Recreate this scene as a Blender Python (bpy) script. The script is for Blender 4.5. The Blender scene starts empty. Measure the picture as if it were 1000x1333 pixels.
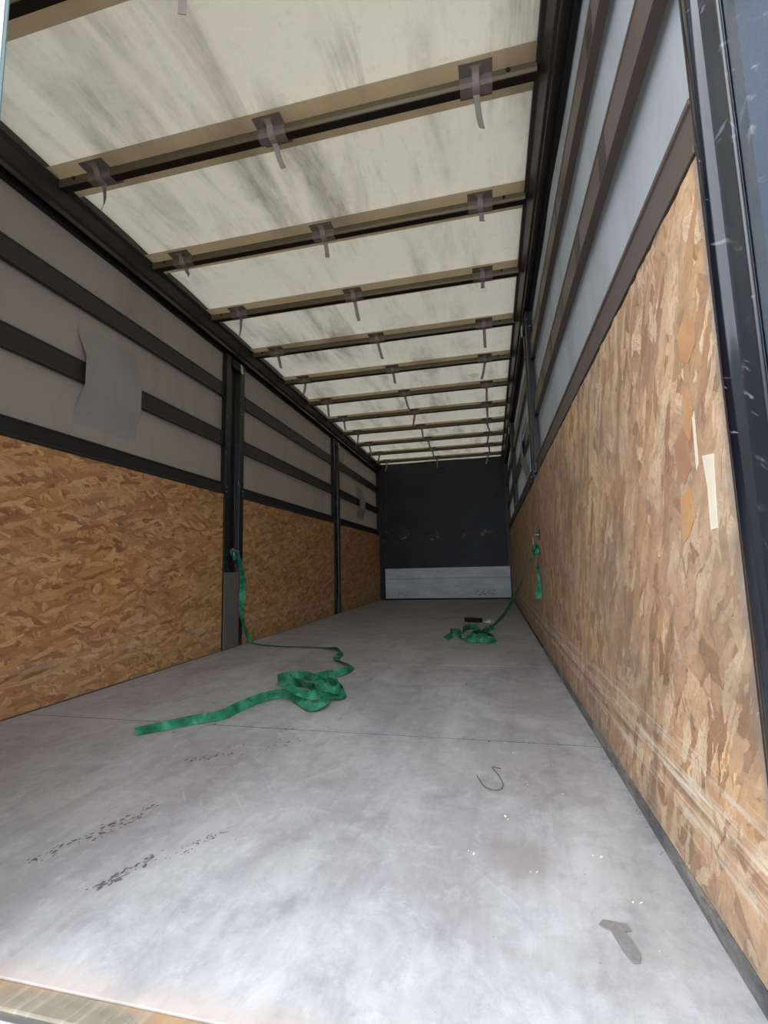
import bpy, bmesh, math, random
from mathutils import Vector, Matrix
random.seed(7)
C = bpy.context.scene.collection
SC = bpy.context.scene

# ------------------------------------------------------------------ camera
cam_d = bpy.data.cameras.new('camera')
cam = bpy.data.objects.new('camera', cam_d); C.objects.link(cam)
cam_d.sensor_fit = 'HORIZONTAL'; cam_d.sensor_width = 36.0
cam_d.lens = 607.04 / 1000 * 36.0
cam_d.clip_start = 0.02; cam_d.clip_end = 200
RGT = Vector((0.974417, 0.223479, -0.023834))
FWD = Vector((-0.219241, 0.968517, 0.117932))
UPV = Vector((0.049439, -0.109689, 0.992736))
M = Matrix.Identity(4)
for i in range(3):
    M[i][0] = RGT[i]; M[i][1] = UPV[i]; M[i][2] = -FWD[i]
M[0][3], M[1][3], M[2][3] = 2.1347, 0.0, 0.6312
cam.matrix_world = M
SC.camera = cam

# ------------------------------------------------------------------ sky
world = bpy.data.worlds.new('overcast_sky'); SC.world = world; world.use_nodes = True
wn = world.node_tree; wn.nodes.clear()
wo = wn.nodes.new('ShaderNodeOutputWorld'); wb = wn.nodes.new('ShaderNodeBackground')
wt = wn.nodes.new('ShaderNodeTexCoord'); ws = wn.nodes.new('ShaderNodeSeparateXYZ'); wr = wn.nodes.new('ShaderNodeValToRGB')
wn.links.new(wt.outputs['Generated'], ws.inputs[0]); wn.links.new(ws.outputs['Z'], wr.inputs[0])
wr.color_ramp.elements[0].position = 0.0; wr.color_ramp.elements[0].color = (0.80, 0.88, 1.0, 1)
wr.color_ramp.elements[1].position = 0.9; wr.color_ramp.elements[1].color = (0.95, 0.98, 1.0, 1)
wn.links.new(wr.outputs[0], wb.inputs['Color']); wb.inputs['Strength'].default_value = 1.0
wn.links.new(wb.outputs[0], wo.inputs[0])

# ------------------------------------------------------------------ exposure
SC.view_settings.view_transform = 'Standard'; SC.view_settings.look = 'None'
SC.view_settings.gamma = 1.0; SC.view_settings.use_curve_mapping = False
SC.view_settings.exposure = 2.4
try:
    SC.cycles.max_bounces = 10; SC.cycles.diffuse_bounces = 7; SC.cycles.transmission_bounces = 6
except Exception: pass

# ------------------------------------------------------------------ constants (metres)
W, H, L, Y0 = 2.48, 2.64, 9.0, 0.665

# ------------------------------------------------------------------ material helpers
def srgb(r, g, b):
    f = lambda c: (c / 255 / 12.92) if c / 255 <= 0.04045 else ((c / 255 + 0.055) / 1.055) ** 2.4
    return (f(r), f(g), f(b), 1)

class NT:
    def __init__(s, name):
        s.m = bpy.data.materials.new(name); s.m.use_nodes = True
        s.t = s.m.node_tree; s.t.nodes.clear()
        s.out = s.n('ShaderNodeOutputMaterial'); s._c = None
    def n(s, typ, **kw):
        nd = s.t.nodes.new(typ)
        for k, v in kw.items(): setattr(nd, k, v)
        return nd
    def l(s, a, b): s.t.links.new(a, b)
    def put(s, v, sock):
        if v is None: return
        if hasattr(v, 'links'): s.l(v, sock)
        else: sock.default_value = v
    def geo(s):
        if s._c is None: s._c = s.n('ShaderNodeNewGeometry').outputs['Position']
        return s._c
    def mapping(s, vec, scale=(1, 1, 1), rot=(0, 0, 0), loc=(0, 0, 0)):
        # each step on its own so that rotation comes before scale
        a = s.n('ShaderNodeMapping'); s.l(vec, a.inputs[0]); a.inputs['Rotation'].default_value = rot; a.inputs['Location'].default_value = loc
        b = s.n('ShaderNodeVectorMath', operation='MULTIPLY'); s.l(a.outputs[0], b.inputs[0]); b.inputs[1].default_value = scale
        return b.outputs[0]
    def noise(s, vec, scale, detail=4, rough=0.55, dist=0.0):
        a = s.n('ShaderNodeTexNoise'); s.l(vec, a.inputs['Vector']); a.inputs['Scale'].default_value = scale
        a.inputs['Detail'].default_value = detail; a.inputs['Roughness'].default_value = rough; a.inputs['Distortion'].default_value = dist
        return a.outputs[0]
    def ramp(s, fac, stops, interp='LINEAR'):
        r = s.n('ShaderNodeValToRGB'); s.l(fac, r.inputs[0]); cr = r.color_ramp; cr.interpolation = interp
        while len(cr.elements) < len(stops): cr.elements.new(0.5)
        for e, (p, c) in zip(cr.elements, stops):
            e.position = p; e.color = c if len(c) == 4 else (*c, 1)
        return r.outputs[0]
    def mask(s, fac, lo, hi):
        return s.ramp(fac, [(lo, (0, 0, 0)), (hi, (1, 1, 1))])
    def mix(s, f, a, b, mode='MIX'):
        m = s.n('ShaderNodeMix', data_type='RGBA', blend_type=mode)
        s.put(f, m.inputs[0]); s.put(a, m.inputs[6]); s.put(b, m.inputs[7]); return m.outputs[2]
    def math(s, op, a, b=None, c=None):
        m = s.n('ShaderNodeMath', operation=op); s.put(a, m.inputs[0])
        if b is not None: s.put(b, m.inputs[1])
        if c is not None: s.put(c, m.inputs[2])
        return m.outputs[0]
    def sep(s, vec):
        a = s.n('ShaderNodeSeparateXYZ'); s.l(vec, a.inputs[0]); return a.outputs
    def comb(s, x, y, z=0.0):
        a = s.n('ShaderNodeCombineXYZ'); s.put(x, a.inputs[0]); s.put(y, a.inputs[1]); s.put(z, a.inputs[2]); return a.outputs[0]
    def band(s, v, centre, half):       # 1 inside |v-centre|<half, soft edge
        d = s.math('ABSOLUTE', s.math('SUBTRACT', v, centre))
        return s.math('SMOOTH_MIN', s.math('MAXIMUM', s.math('DIVIDE', s.math('SUBTRACT', half, d), half * 0.35), 0.0), 1.0, 0.01)
    def bsdf(s, col, rough=0.6, metal=0.0, bump=None, bstr=0.2, bdist=0.01, spec=0.5):
        b = s.n('ShaderNodeBsdfPrincipled'); s.put(col, b.inputs['Base Color']); s.put(rough, b.inputs['Roughness'])
        b.inputs['Metallic'].default_value = metal; b.inputs['Specular IOR Level'].default_value = spec
        if bump is not None:
            bp = s.n('ShaderNodeBump'); s.l(bump, bp.inputs['Height']); bp.inputs['Strength'].default_value = bstr
            bp.inputs['Distance'].default_value = bdist; s.l(bp.outputs[0], b.inputs['Normal'])
        s.l(b.outputs[0], s.out.inputs[0]); s.b = b
        return s.m

def mat_plain(name, col, rough=0.6, metal=0.0, var=0.25, scale=9, scratch=0.0, scol=(0.35, 0.36, 0.38, 1), spec=0.5):
    t = NT(name); g = t.geo()
    n = t.noise(g, scale, 5, 0.6)
    dark = tuple(c * (1 - var) for c in col[:3]) + (1,); lite = tuple(min(1, c * (1 + var)) for c in col[:3]) + (1,)
    c = t.mix(n, dark, lite)
    if scratch > 0:
        s1 = t.noise(t.mapping(g, (60, 7, 7), (0.5, 0.3, 0.2)), 1.0, 3, 0.6)
        s2 = t.noise(t.mapping(g, (9, 60, 14), (0.9, 0.0, 0.3)), 1.0, 3, 0.6)
        k = t.math('MAXIMUM', t.mask(s1, 0.70 - scratch * 0.1, 0.73), t.mask(s2, 0.69 - scratch * 0.1, 0.73))
        k = t.math('MULTIPLY', k, t.mask(t.noise(g, 5, 2), 0.42, 0.62))
        c = t.mix(k, c, scol)
    return t.bsdf(c, t.math('ADD', t.math('MULTIPLY', n, 0.2), rough - 0.1), metal, n, 0.12, 0.003, spec)

def mat_osb(name, dust_daylight, side, grade, lift=0.0, turn=0.0, size=1.0):
    """oriented strand board seen on the Y-Z plane; dust 0..1; `grade` scales the wear near the foot."""
    t = NT(name); g = t.geo(); x, y, z = t.sep(g)
    p0 = t.comb(y, z, side * 3.0)
    wob = t.n('ShaderNodeTexNoise'); t.l(p0, wob.inputs['Vector']); wob.inputs['Scale'].default_value = 11; wob.inputs['Detail'].default_value = 6; wob.inputs['Roughness'].default_value = 0.62
    wv = t.n('ShaderNodeVectorMath', operation='SUBTRACT'); t.l(wob.outputs['Color'], wv.inputs[0]); wv.inputs[1].default_value = (0.5, 0.5, 0.5)
    wsx = t.n('ShaderNodeVectorMath', operation='SCALE'); t.l(wv.outputs[0], wsx.inputs[0]); wsx.inputs['Scale'].default_value = 0.05
    wa = t.n('ShaderNodeVectorMath', operation='ADD'); t.l(p0, wa.inputs[0]); t.l(wsx.outputs[0], wa.inputs[1])
    p = wa.outputs[0]
    stops = [(0.0, srgb(138, 92, 52)), (0.15, srgb(164, 114, 68)), (0.45, srgb(182, 131, 80)), (0.70, srgb(193, 144, 91)), (0.88, srgb(204, 160, 108)), (0.97, srgb(216, 178, 128)), (1.0, srgb(190, 124, 66))]
    if lift:
        stops = [(0.0, srgb(142, 104, 72)), (0.15, srgb(168, 126, 90)), (0.42, srgb(190, 148, 110)), (0.68, srgb(202, 163, 124)), (0.86, srgb(212, 178, 142)), (0.96, srgb(228, 202, 168)), (1.0, srgb(196, 136, 84))]
    col = None; hgt = None
    for k, (ang, sx, sy, thr) in enumerate([(0.10, 7, 26, 0), (0.75, 9, 30, .45), (-0.55, 8, 28, .45), (1.35, 10, 34, .62), (-1.05, 9, 26, .55), (0.05, 8, 34, .60), (0.42, 11, 46, .66), (-0.25, 7, 38, .62)]):
        ang += turn if k not in (3, 4, 6) else turn * 0.4
        q = t.mapping(p, (sx * 1.15 / size, sy * 1.15 / size, 1), (0, 0, ang), (k * 3.17, k * 1.73, 0))
        v = t.n('ShaderNodeTexVoronoi', voronoi_dimensions='2D'); t.l(q, v.inputs['Vector']); v.inputs['Scale'].default_value = 1.0; v.inputs['Randomness'].default_value = 1.0
        r, gg, bb = t.sep(v.outputs['Color'])
        grain = t.noise(t.mapping(p, (9, 190, 1), (0, 0, ang)), 1.0, 4, 0.7)
        gv = t.math('ADD', gg, t.math('MULTIPLY', t.math('SUBTRACT', grain, 0.5), 0.85))
        c = t.ramp(gv, stops)
        h = t.math('ADD', t.math('MULTIPLY', bb, 0.6), 0.2 + 0.05 * k)
        if col is None: col, hgt = c, h
        else:
            m = t.math('GREATER_THAN', r, thr)
            col = t.mix(m, col, c)
            mh = t.n('ShaderNodeMix', data_type='FLOAT'); t.l(m, mh.inputs[0]); t.l(hgt, mh.inputs[2]); t.l(h, mh.inputs[3]); hgt = mh.outputs[0]
    # dark pits and gaps between strands
    pit = t.noise(t.mapping(p, (22, 60, 1), (0, 0, 0.3)), 1.0, 4, 0.7)
    col = t.mix(t.math('MULTIPLY', t.mask(pit, 0.60, 0.70), 0.65), col, srgb(88, 58, 34))
    if lift:      # rubbed bare side: torn fibre, dark knocks, long pale scratches
        pk = t.noise(t.mapping(p0, (16, 34, 1), (0, 0, turn + 0.5), (1, 7, 0)), 1.0, 7, 0.78, 0.8)
        zone = t.mask(t.noise(p0, 3.2, 4, 0.6), 0.42, 0.62)
        col = t.mix(t.math('MULTIPLY', t.math('MULTIPLY', t.mask(pk, 0.52, 0.62), zone), 0.85), col, srgb(98, 74, 56))
        pl = t.noise(t.mapping(p0, (9, 130, 1), (0, 0, turn - 0.15), (4, 1, 0)), 1.0, 5, 0.7)
        col = t.mix(t.math('MULTIPLY', t.mask(pl, 0.62, 0.70), 0.8), col, srgb(232, 214, 184))
        pm = t.noise(t.mapping(p0, (12, 90, 1), (0, 0, turn + 0.8), (9, 4, 0)), 1.0, 5, 0.7)
        col = t.mix(t.math('MULTIPLY', t.mask(pm, 0.66, 0.72), 0.6), col, srgb(226, 206, 176))
        er = t.math('SUBTRACT', 1.0, t.mask(t.math('ADD', t.math('SUBTRACT', y, 0.757), t.math('MULTIPLY', t.math('SUBTRACT', pk, 0.5), 0.05)), 0.008, 0.022))
        col = t.mix(t.math('MULTIPLY', er, 0.75), col, srgb(134, 122, 114))
    # pale fresh splinters
    sp1 = t.noise(t.mapping(p, (10, 110, 1), (0, 0, 1.2), (5, 2, 0)), 1.0, 2, 0.5)
    col = t.mix(t.math('MULTIPLY', t.mask(sp1, 0.70, 0.74), 0.7), col, srgb(232, 208, 168))
    # grey, dusty use; bluish daylight greying is mixed into the same colour
    fib = t.noise(p0, 45, 6, 0.75)
    col = t.mix(t.math('MULTIPLY', t.mask(fib, 0.50, 0.68), 0.35), col, srgb(122, 84, 52))
    chg = t.noise(t.mapping(p0, (14, 40, 1), (0, 0, -0.4), (3, 8, 0)), 1.0, 4, 0.7)
    col = t.mix(t.math('MULTIPLY', t.mask(chg, 0.62, 0.72), 0.4), col, srgb(100, 66, 38))
    big = t.noise(p0, 2.3, 5, 0.6)
    col = t.mix(t.math('MULTIPLY', t.mask(big, 0.30, 0.70), dust_daylight), col, srgb(150, 138, 126))
    grime = t.noise(t.mapping(p0, (1.4, 3.0, 1), (0, 0, 0.2)), 1.6, 5, 0.65)
    col = t.mix(t.math('MULTIPLY', t.mask(grime, 0.52, 0.70), 0.28 + dust_daylight * 0.25), col, srgb(96, 78, 64))
    # abrasion by pallets low on the panel: long pale scrapes, grey foot
    ns = t.noise(t.mapping(p0, (1.2, 3, 1)), 1.5, 3, 0.6)
    zz = t.math('ADD', z, t.math('MULTIPLY', t.math('SUBTRACT', ns, 0.5), 0.03))
    fine = t.noise(t.mapping(p0, (5, 130, 1)), 1.0, 4, 0.7)
    sc = t.math('MAXIMUM', t.band(zz, 0.205, 0.022), t.math('MULTIPLY', t.band(zz, 0.145, 0.013), 0.8))
    sc = t.math('MAXIMUM', sc, t.math('MULTIPLY', t.band(zz, 0.255, 0.010), 0.6))
    sc = t.math('MULTIPLY', sc, t.mask(fine, 0.40, 0.60))
    gap = t.noise(t.mapping(p0, (3.2, 9, 1), (0, 0, 0), (2, 2, 0)), 1.0, 6, 0.75)
    sc = t.math('MULTIPLY', sc, t.mask(gap, 0.36, 0.56))
    gs = t.noise(t.mapping(p0, (2.2, 70, 1), (0, 0, 0), (7, 3, 0)), 1.0, 5, 0.75)
    sc = t.math('MAXIMUM', sc, t.math('MULTIPLY', t.math('MULTIPLY', t.mask(gs, 0.56, 0.66), t.band(z, 0.17, 0.16)), 0.6))
    col = t.mix(t.math('MULTIPLY', sc, grade), col, srgb(214, 206, 190))
    sd = t.math('MULTIPLY', t.band(zz, 0.178, 0.010), t.mask(fine, 0.4, 0.6))
    col = t.mix(t.math('MULTIPLY', sd, grade * 0.7), col, srgb(110, 98, 84))
    low = t.math('MULTIPLY', t.math('SUBTRACT', 1.0, t.mask(z, 0.03, 0.16)), t.mask(t.noise(p0, 8, 4), 0.3, 0.6))
    col = t.mix(t.math('MULTIPLY', low, 0.55 * grade), col, srgb(128, 118, 104))
    hh = t.math('ADD', hgt, t.math('MULTIPLY', pit, -0.4))
    return t.bsdf(col, 0.62, 0, hh, 0.35, 0.004, 0.35)

def mat_floor(name):
    t = NT(name); g = t.geo(); x, y, z = t.sep(g)
    a = t.noise(t.mapping(g, (1.6, 0.8, 1)), 1.5, 7, 0.62, 0.6)
    col = t.ramp(a, [(0.30, srgb(148, 146, 149)), (0.5, srgb(178, 178, 180)), (0.68, srgb(204, 204, 206))])
    wv = t.n('ShaderNodeVectorMath', operation='ADD'); t.l(g, wv.inputs[0]); wv.inputs[1].default_value = (4.2, 9.1, 0)
    b = t.noise(wv.outputs[0], 3.2, 8, 0.66, 0.9)
    col = t.mix(t.math('MULTIPLY', t.mask(b, 0.50, 0.72), 0.45), col, srgb(112, 108, 108))
    w2 = t.noise(t.mapping(g, (2, 2, 1), (0, 0, 0.5), (7, 3, 0)), 2.0, 8, 0.7, 1.6)
    col = t.mix(t.math('MULTIPLY', t.mask(w2, 0.54, 0.70), 0.55), col, srgb(205, 208, 216))
    st = t.noise(t.mapping(g, (14, 1.1, 1), (0, 0, 0.06)), 1.0, 5, 0.65)
    col = t.mix(t.math('MULTIPLY', t.mask(st, 0.52, 0.70), 0.35), col, srgb(118, 116, 120))
    br = t.noise(t.mapping(g, (1, 1, 1), (0, 0, 0), (2.2, 5.5, 0)), 1.1, 3, 0.5)
    col = t.mix(t.math('MULTIPLY', t.mask(br, 0.50, 0.68), 0.30), col, srgb(150, 132, 124))
    # fine mottling and scratches
    f1 = t.noise(t.mapping(g, (1.3, 1, 1)), 13, 8, 0.78, 0.3)
    col = t.mix(t.math('MULTIPLY', t.mask(f1, 0.50, 0.66), 0.32), col, srgb(120, 118, 120))
    f2 = t.noise(t.mapping(g, (1, 1, 1), (0, 0, 0), (3.3, 8.8, 0)), 17, 8, 0.78, 0.3)
    col = t.mix(t.math('MULTIPLY', t.mask(f2, 0.52, 0.68), 0.38), col, srgb(216, 218, 222))
    h3 = t.noise(t.mapping(g, (110, 4, 1), (0, 0, 0.12)), 1.0, 4, 0.65)
    col = t.mix(t.math('MULTIPLY', t.mask(h3, 0.64, 0.72), 0.22), col, srgb(110, 108, 112))
    far_shade = t.mask(t.math('ADD', t.math('DIVIDE', y, 9.0), t.math('MULTIPLY', t.math('SUBTRACT', a, 0.5), 0.3)), 0.36, 0.80)
    col = t.mix(t.math('MULTIPLY', far_shade, 0.5), col, srgb(104, 94, 86))  # darker towards the headboard: light falloff put into the floor colour
    sp = t.noise(g, 60, 3, 0.7)
    col = t.mix(t.math('MULTIPLY', t.mask(sp, 0.70, 0.76), 0.7), col, srgb(72, 66, 62))
    hl = t.noise(t.mapping(g, (3, 40, 1), (0, 0, 0.9)), 1.0, 3, 0.6)
    col = t.mix(t.math('MULTIPLY', t.mask(hl, 0.66, 0.72), 0.25), col, srgb(220, 222, 226))
    # round wear mark of a pallet foot
    vd = t.n('ShaderNodeVectorMath', operation='DISTANCE'); t.l(t.mapping(g, (1.3, 1, 0)), vd.inputs[0]); vd.inputs[1].default_value = (2.16 * 1.3, 1.13, 0)
    ring = t.math('SUBTRACT', 1.0, t.mask(t.math('ADD', vd.outputs['Value'], t.math('MULTIPLY', t.math('SUBTRACT', b, .5), 0.12)), 0.03, 0.12))
    col = t.mix(t.math('MULTIPLY', ring, 0.5), col, srgb(118, 104, 98))
    near_dim = t.math('SUBTRACT', 1.0, t.mask(t.math('ADD', y, t.math('MULTIPLY', t.math('SUBTRACT', a, 0.5), 2.0)), 1.1, 1.9))
    col = t.mix(t.math('MULTIPLY', near_dim, 0.30), col, srgb(150, 148, 150))  # near floor dimmed in its colour to even out the light falloff
    m2 = t.noise(t.mapping(g, (1.6, 1.0, 1), (0, 0, 0.1), (1.3, 6.6, 0)), 5.5, 8, 0.72, 0.5)
    col = t.mix(t.math('MULTIPLY', t.mask(m2, 0.50, 0.66), 0.38), col, srgb(126, 124, 128))
    rim = t.math('SUBTRACT', 1.0, t.mask(t.math('ADD', t.math('SUBTRACT', y, 0.665), t.math('MULTIPLY', t.math('SUBTRACT', m2, 0.5), 0.12)), 0.0, 0.05))
    col = t.mix(t.math('MULTIPLY', rim, 0.6), col, srgb(178, 162, 150))
    rough = t.math('ADD', 0.42, t.math('MULTIPLY', b, 0.25))
    return t.bsdf(col, rough, 0, b, 0.10, 0.004, 0.35)

def mat_tarp(name, base, stain, trans, streak=0.5, tr_col=None, stretch=(5, 0.9, 5)):
    t = NT(name); g = t.geo()
    a = t.noise(t.mapping(g, stretch, (0, 0, 0.03)), 1.0, 7, 0.65, 0.4)
    b = t.noise(g, 1.3, 5, 0.6)
    k = t.math('MULTIPLY', t.mask(a, 0.46, 0.70), t.mask(b, 0.36, 0.62))
    col = t.mix(t.math('MULTIPLY', k, streak), base, stain)
    c = t.noise(g, 24, 5, 0.7)
    col = t.mix(t.math('MULTIPLY', t.mask(c, 0.55, 0.75), 0.18), col, stain)
    d = t.n('ShaderNodeBsdfDiffuse'); t.l(col, d.inputs[0])
    tr = t.n('ShaderNodeBsdfTranslucent')
    tc = t.mix(1.0, col, tr_col or (1, 1, 1, 1), 'MULTIPLY'); t.l(tc, tr.inputs[0])
    bp = t.n('ShaderNodeBump'); t.l(t.noise(g, 2.2, 3, 0.5), bp.inputs['Height']); bp.inputs['Strength'].default_value = 0.35; bp.inputs['Distance'].default_value = 0.03
    t.l(bp.outputs[0], d.inputs['Normal'])
    m = t.n('ShaderNodeMixShader'); m.inputs[0].default_value = trans
    t.l(d.outputs[0], m.inputs[1]); t.l(tr.outputs[0], m.inputs[2]); t.l(m.outputs[0], t.out.inputs[0])
    return t.m

def mat_headboard(name):
    t = NT(name); g = t.geo(); x, y, z = t.sep(g)
    n = t.noise(g, 3, 5, 0.6)
    col = t.ramp(n, [(0.3, srgb(24, 24, 26)), (0.7, srgb(40, 42, 46))])
    zb = t.band(z, 1.24, 0.13)
    s = t.noise(t.mapping(g, (4.2, 1, 7)), 1.0, 5, 0.75)
    col = t.mix(t.math('MULTIPLY', t.math('MULTIPLY', t.mask(s, 0.56, 0.66), zb), 0.7), col, srgb(140, 136, 132))
    return t.bsdf(col, 0.5, 0, n, 0.1, 0.004, 0.4)

def mat_kick(name):
    t = NT(name); g = t.geo(); x, y, z = t.sep(g)
    n = t.noise(t.mapping(g, (2, 1, 6)), 1.0, 6, 0.65)
    col = t.ramp(n, [(0.3, srgb(186, 196, 206)), (0.7, srgb(226, 232, 238))])
    col = t.mix(t.math('MULTIPLY', t.band(z, 0.40, 0.012), 0.4), col, srgb(110, 118, 128))
    # smeared marker writing and dents on the right
    s = t.noise(t.mapping(g, (26, 1, 40)), 1.0, 3, 0.7)
    bx = t.math('MAXIMUM', t.band(x, 2.0, 0.22), t.math('MULTIPLY', t.band(x, 0.5, 0.3), 0.5))
    k = t.math('MULTIPLY', t.math('MULTIPLY', t.mask(s, 0.53, 0.58), bx), t.band(z, 0.13, 0.07))
    col = t.mix(t.math('MULTIPLY', k, 0.9), col, srgb(52, 56, 66))
    s2 = t.noise(t.mapping(g, (3, 1, 60)), 1.0, 3, 0.6)
    col = t.mix(t.math('MULTIPLY', t.mask(s2, 0.62, 0.68), 0.4), col, srgb(100, 108, 118))
    return t.bsdf(col, 0.5, 0.05, n, 0.2, 0.006, 0.5)

def mat_sill(name):
    t = NT(name); g = t.geo()
    n = t.noise(t.mapping(g, (3, 8, 1)), 1.0, 5, 0.65)
    col = t.ramp(n, [(0.32, srgb(96, 96, 84)), (0.48, srgb(124, 116, 102)), (0.62, srgb(160, 124, 88))])
    s = t.noise(t.mapping(g, (60, 9, 1), (0, 0, 0.25)), 1.0, 3, 0.7)
    col = t.mix(t.math('MULTIPLY', t.mask(s, 0.5, 0.66), 0.4), col, srgb(168, 158, 146))
    return t.bsdf(col, 0.6, 0, s, 0.25, 0.003)

def mat_strap(name):
    t = NT(name); g = t.geo()
    n = t.noise(g, 16, 4, 0.6)
    col = t.ramp(n, [(0.34, srgb(22, 84, 58)), (0.5, srgb(38, 120, 88)), (0.66, srgb(80, 154, 124))])
    w = t.n('ShaderNodeTexWave'); t.l(g, w.inputs[0]); w.inputs['Scale'].default_value = 180; w.inputs['Distortion'].default_value = 2
    return t.bsdf(col, 0.62, 0, w.outputs[0], 0.2, 0.001, 0.3)

MAT = {}
MAT['osb_l'] = mat_osb('strand_board_left', 0.18, 1.0, 0.35)
MAT['osb_r'] = mat_osb('strand_board_right', 0.50, 2.0, 1.0, 0.38, 1.25, 1.15)
MAT['floor'] = mat_floor('worn_grey_floor')
MAT['tarp'] = mat_tarp('roof_fabric', srgb(226, 221, 203), srgb(122, 114, 100), 0.088, 0.9)
MAT['band'] = mat_tarp('roof_band_fabric', srgb(226, 215, 198), srgb(188, 174, 156), 0.80, 0.3)
MAT['curtain_l'] = mat_tarp('curtain_fabric_left', srgb(146, 140, 130), srgb(108, 100, 90), 0.03, 0.5, (1.0, 0.86, 0.72, 1), (3, 3, 0.8))
MAT['curtain_r'] = mat_tarp('curtain_fabric_right', srgb(162, 166, 168), srgb(116, 114, 110), 0.045, 0.5, (1.0, 0.95, 0.9, 1), (3, 3, 0.8))  # bluish daylight on this side is put into the paler base colour
MAT['rail'] = mat_plain('dark_rail', srgb(33, 31, 31), 0.45, 0.0, 0.3, 6)
MAT['cantrail'] = mat_plain('brown_black_cantrail', srgb(58, 52, 48), 0.38, 0.25, 0.3, 4)
MAT['slat_l'] = mat_plain('shaded_slat', srgb(42, 39, 36), 0.5, 0.0, 0.25, 5)  # shaded copy: the unlit left side is put into this darker colour
MAT['slat_r'] = mat_plain('lit_brown_slat', srgb(88, 76, 70), 0.45, 0.1, 0.3, 3)  # lit copy for right slats and rails: daylight put into the colour
MAT['post'] = mat_plain('black_post', srgb(29, 29, 31), 0.42, 0.1, 0.3, 8, 0.25)
MAT['post_foot'] = mat_plain('grey_post_foot', srgb(112, 108, 104), 0.5, 0.2, 0.2, 6)
MAT['frame'] = mat_plain('scratched_black_frame', srgb(38, 40, 46), 0.32, 0.0, 0.35, 7, 0.8, (0.30, 0.32, 0.36, 1), spec=0.8)
MAT['frame_sky_sheen'] = mat_plain('sky_sheen_frame', srgb(84, 94, 106), 0.26, 0.25, 0.3, 5, 0.6, (0.40, 0.42, 0.46, 1), spec=1.0)  # black post; its sky reflection is put into the blue-grey base colour
MAT['tube'] = mat_plain('glossy_black_tube', srgb(14, 17, 28), 0.16, 0.0, 0.2, 12, 0.1, spec=0.6)
MAT['flange'] = mat_plain('brown_black_flange', srgb(50, 42, 44), 0.5, 0, 0.2, 10)
MAT['bow'] = mat_plain('bow_profile', srgb(112, 104, 82), 0.5, 0.25, 0.2, 6)
MAT['tape'] = mat_plain('grey_tape', srgb(128, 116, 106), 0.6, 0, 0.2, 30)
MAT['web'] = mat_plain('taupe_webbing', srgb(150, 140, 130), 0.7, 0, 0.15, 50)
MAT['bolt'] = mat_plain('dark_bolt', srgb(52, 44, 38), 0.4, 0.6, 0.1, 30)
MAT['head'] = mat_headboard('black_headboard')
MAT['kick'] = mat_kick('scuffed_aluminium')
MAT['sill'] = mat_sill('worn_sill')
MAT['steel'] = mat_plain('bare_steel', srgb(170, 172, 172), 0.35, 0.8, 0.15, 20)
def mat_skirt():
    t = NT('grimy_skirting'); g = t.geo()
    a = t.noise(t.mapping(g, (6, 5, 9)), 1.0, 7, 0.75)
    col = t.ramp(a, [(0.34, srgb(62, 64, 70)), (0.48, srgb(104, 102, 100)), (0.62, srgb(142, 136, 128))])
    b = t.noise(t.mapping(g, (90, 18, 90)), 1.0, 5, 0.7)
    col = t.mix(t.math('MULTIPLY', t.mask(b, 0.55, 0.65), 0.6), col, srgb(54, 54, 58))
    return t.bsdf(col, 0.55, 0.1, b, 0.3, 0.003)
MAT['skirt'] = mat_skirt()
MAT['door'] = mat_plain('white_door_paint', srgb(240, 248, 250), 0.4, 0, 0.02, 3)
MAT['gasket'] = mat_plain('grey_green_gasket', srgb(96, 112, 110), 0.6, 0, 0.15, 20)
MAT['strap'] = mat_strap('green_webbing')
MAT['chip_o'] = mat_plain('orange_strand', srgb(186, 140, 98), 0.6, 0, 0.35, 30)
MAT['chip_w'] = mat_plain('pale_strand', srgb(220, 206, 184), 0.6, 0, 0.12, 30)
MAT['chip_b'] = mat_plain('brown_strand', srgb(164, 124, 96), 0.6, 0, 0.25, 30)
MAT['dirt'] = mat_plain('dark_dirt', srgb(98, 90, 90), 0.9, 0, 0.3, 60)
MAT['fleck'] = mat_plain('white_fleck', srgb(236, 234, 226), 0.7, 0, 0.05, 60)
MAT['scrap'] = mat_plain('grey_scrap', srgb(126, 124, 124), 0.8, 0, 0.35, 90)
MAT['rubber'] = mat_plain('black_rubber', srgb(16, 15, 16), 0.6, 0, 0.1, 30)
MAT['flap_l'] = mat_tarp('flap_fabric_left', srgb(154, 149, 140), srgb(112, 106, 98), 0.03, 0.4, (1.0, 0.86, 0.72, 1), (3, 3, 0.8))  # curtain cloth lightened: the blocked backlight is put into its colour
MAT['zinc'] = mat_plain('bright_zinc', srgb(206, 208, 206), 0.35, 0.25, 0.1, 20)
MAT['ground'] = mat_plain('yard_asphalt', srgb(120, 118, 114), 0.9, 0, 0.25, 2)
MAT['edge'] = mat_plain('cut_board_edge', srgb(128, 118, 110), 0.85, 0, 0.6, 90)
MAT['white'] = mat_tarp('repair_patch', srgb(244, 242, 236), srgb(220, 216, 208), 0.75, 0.2)

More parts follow.
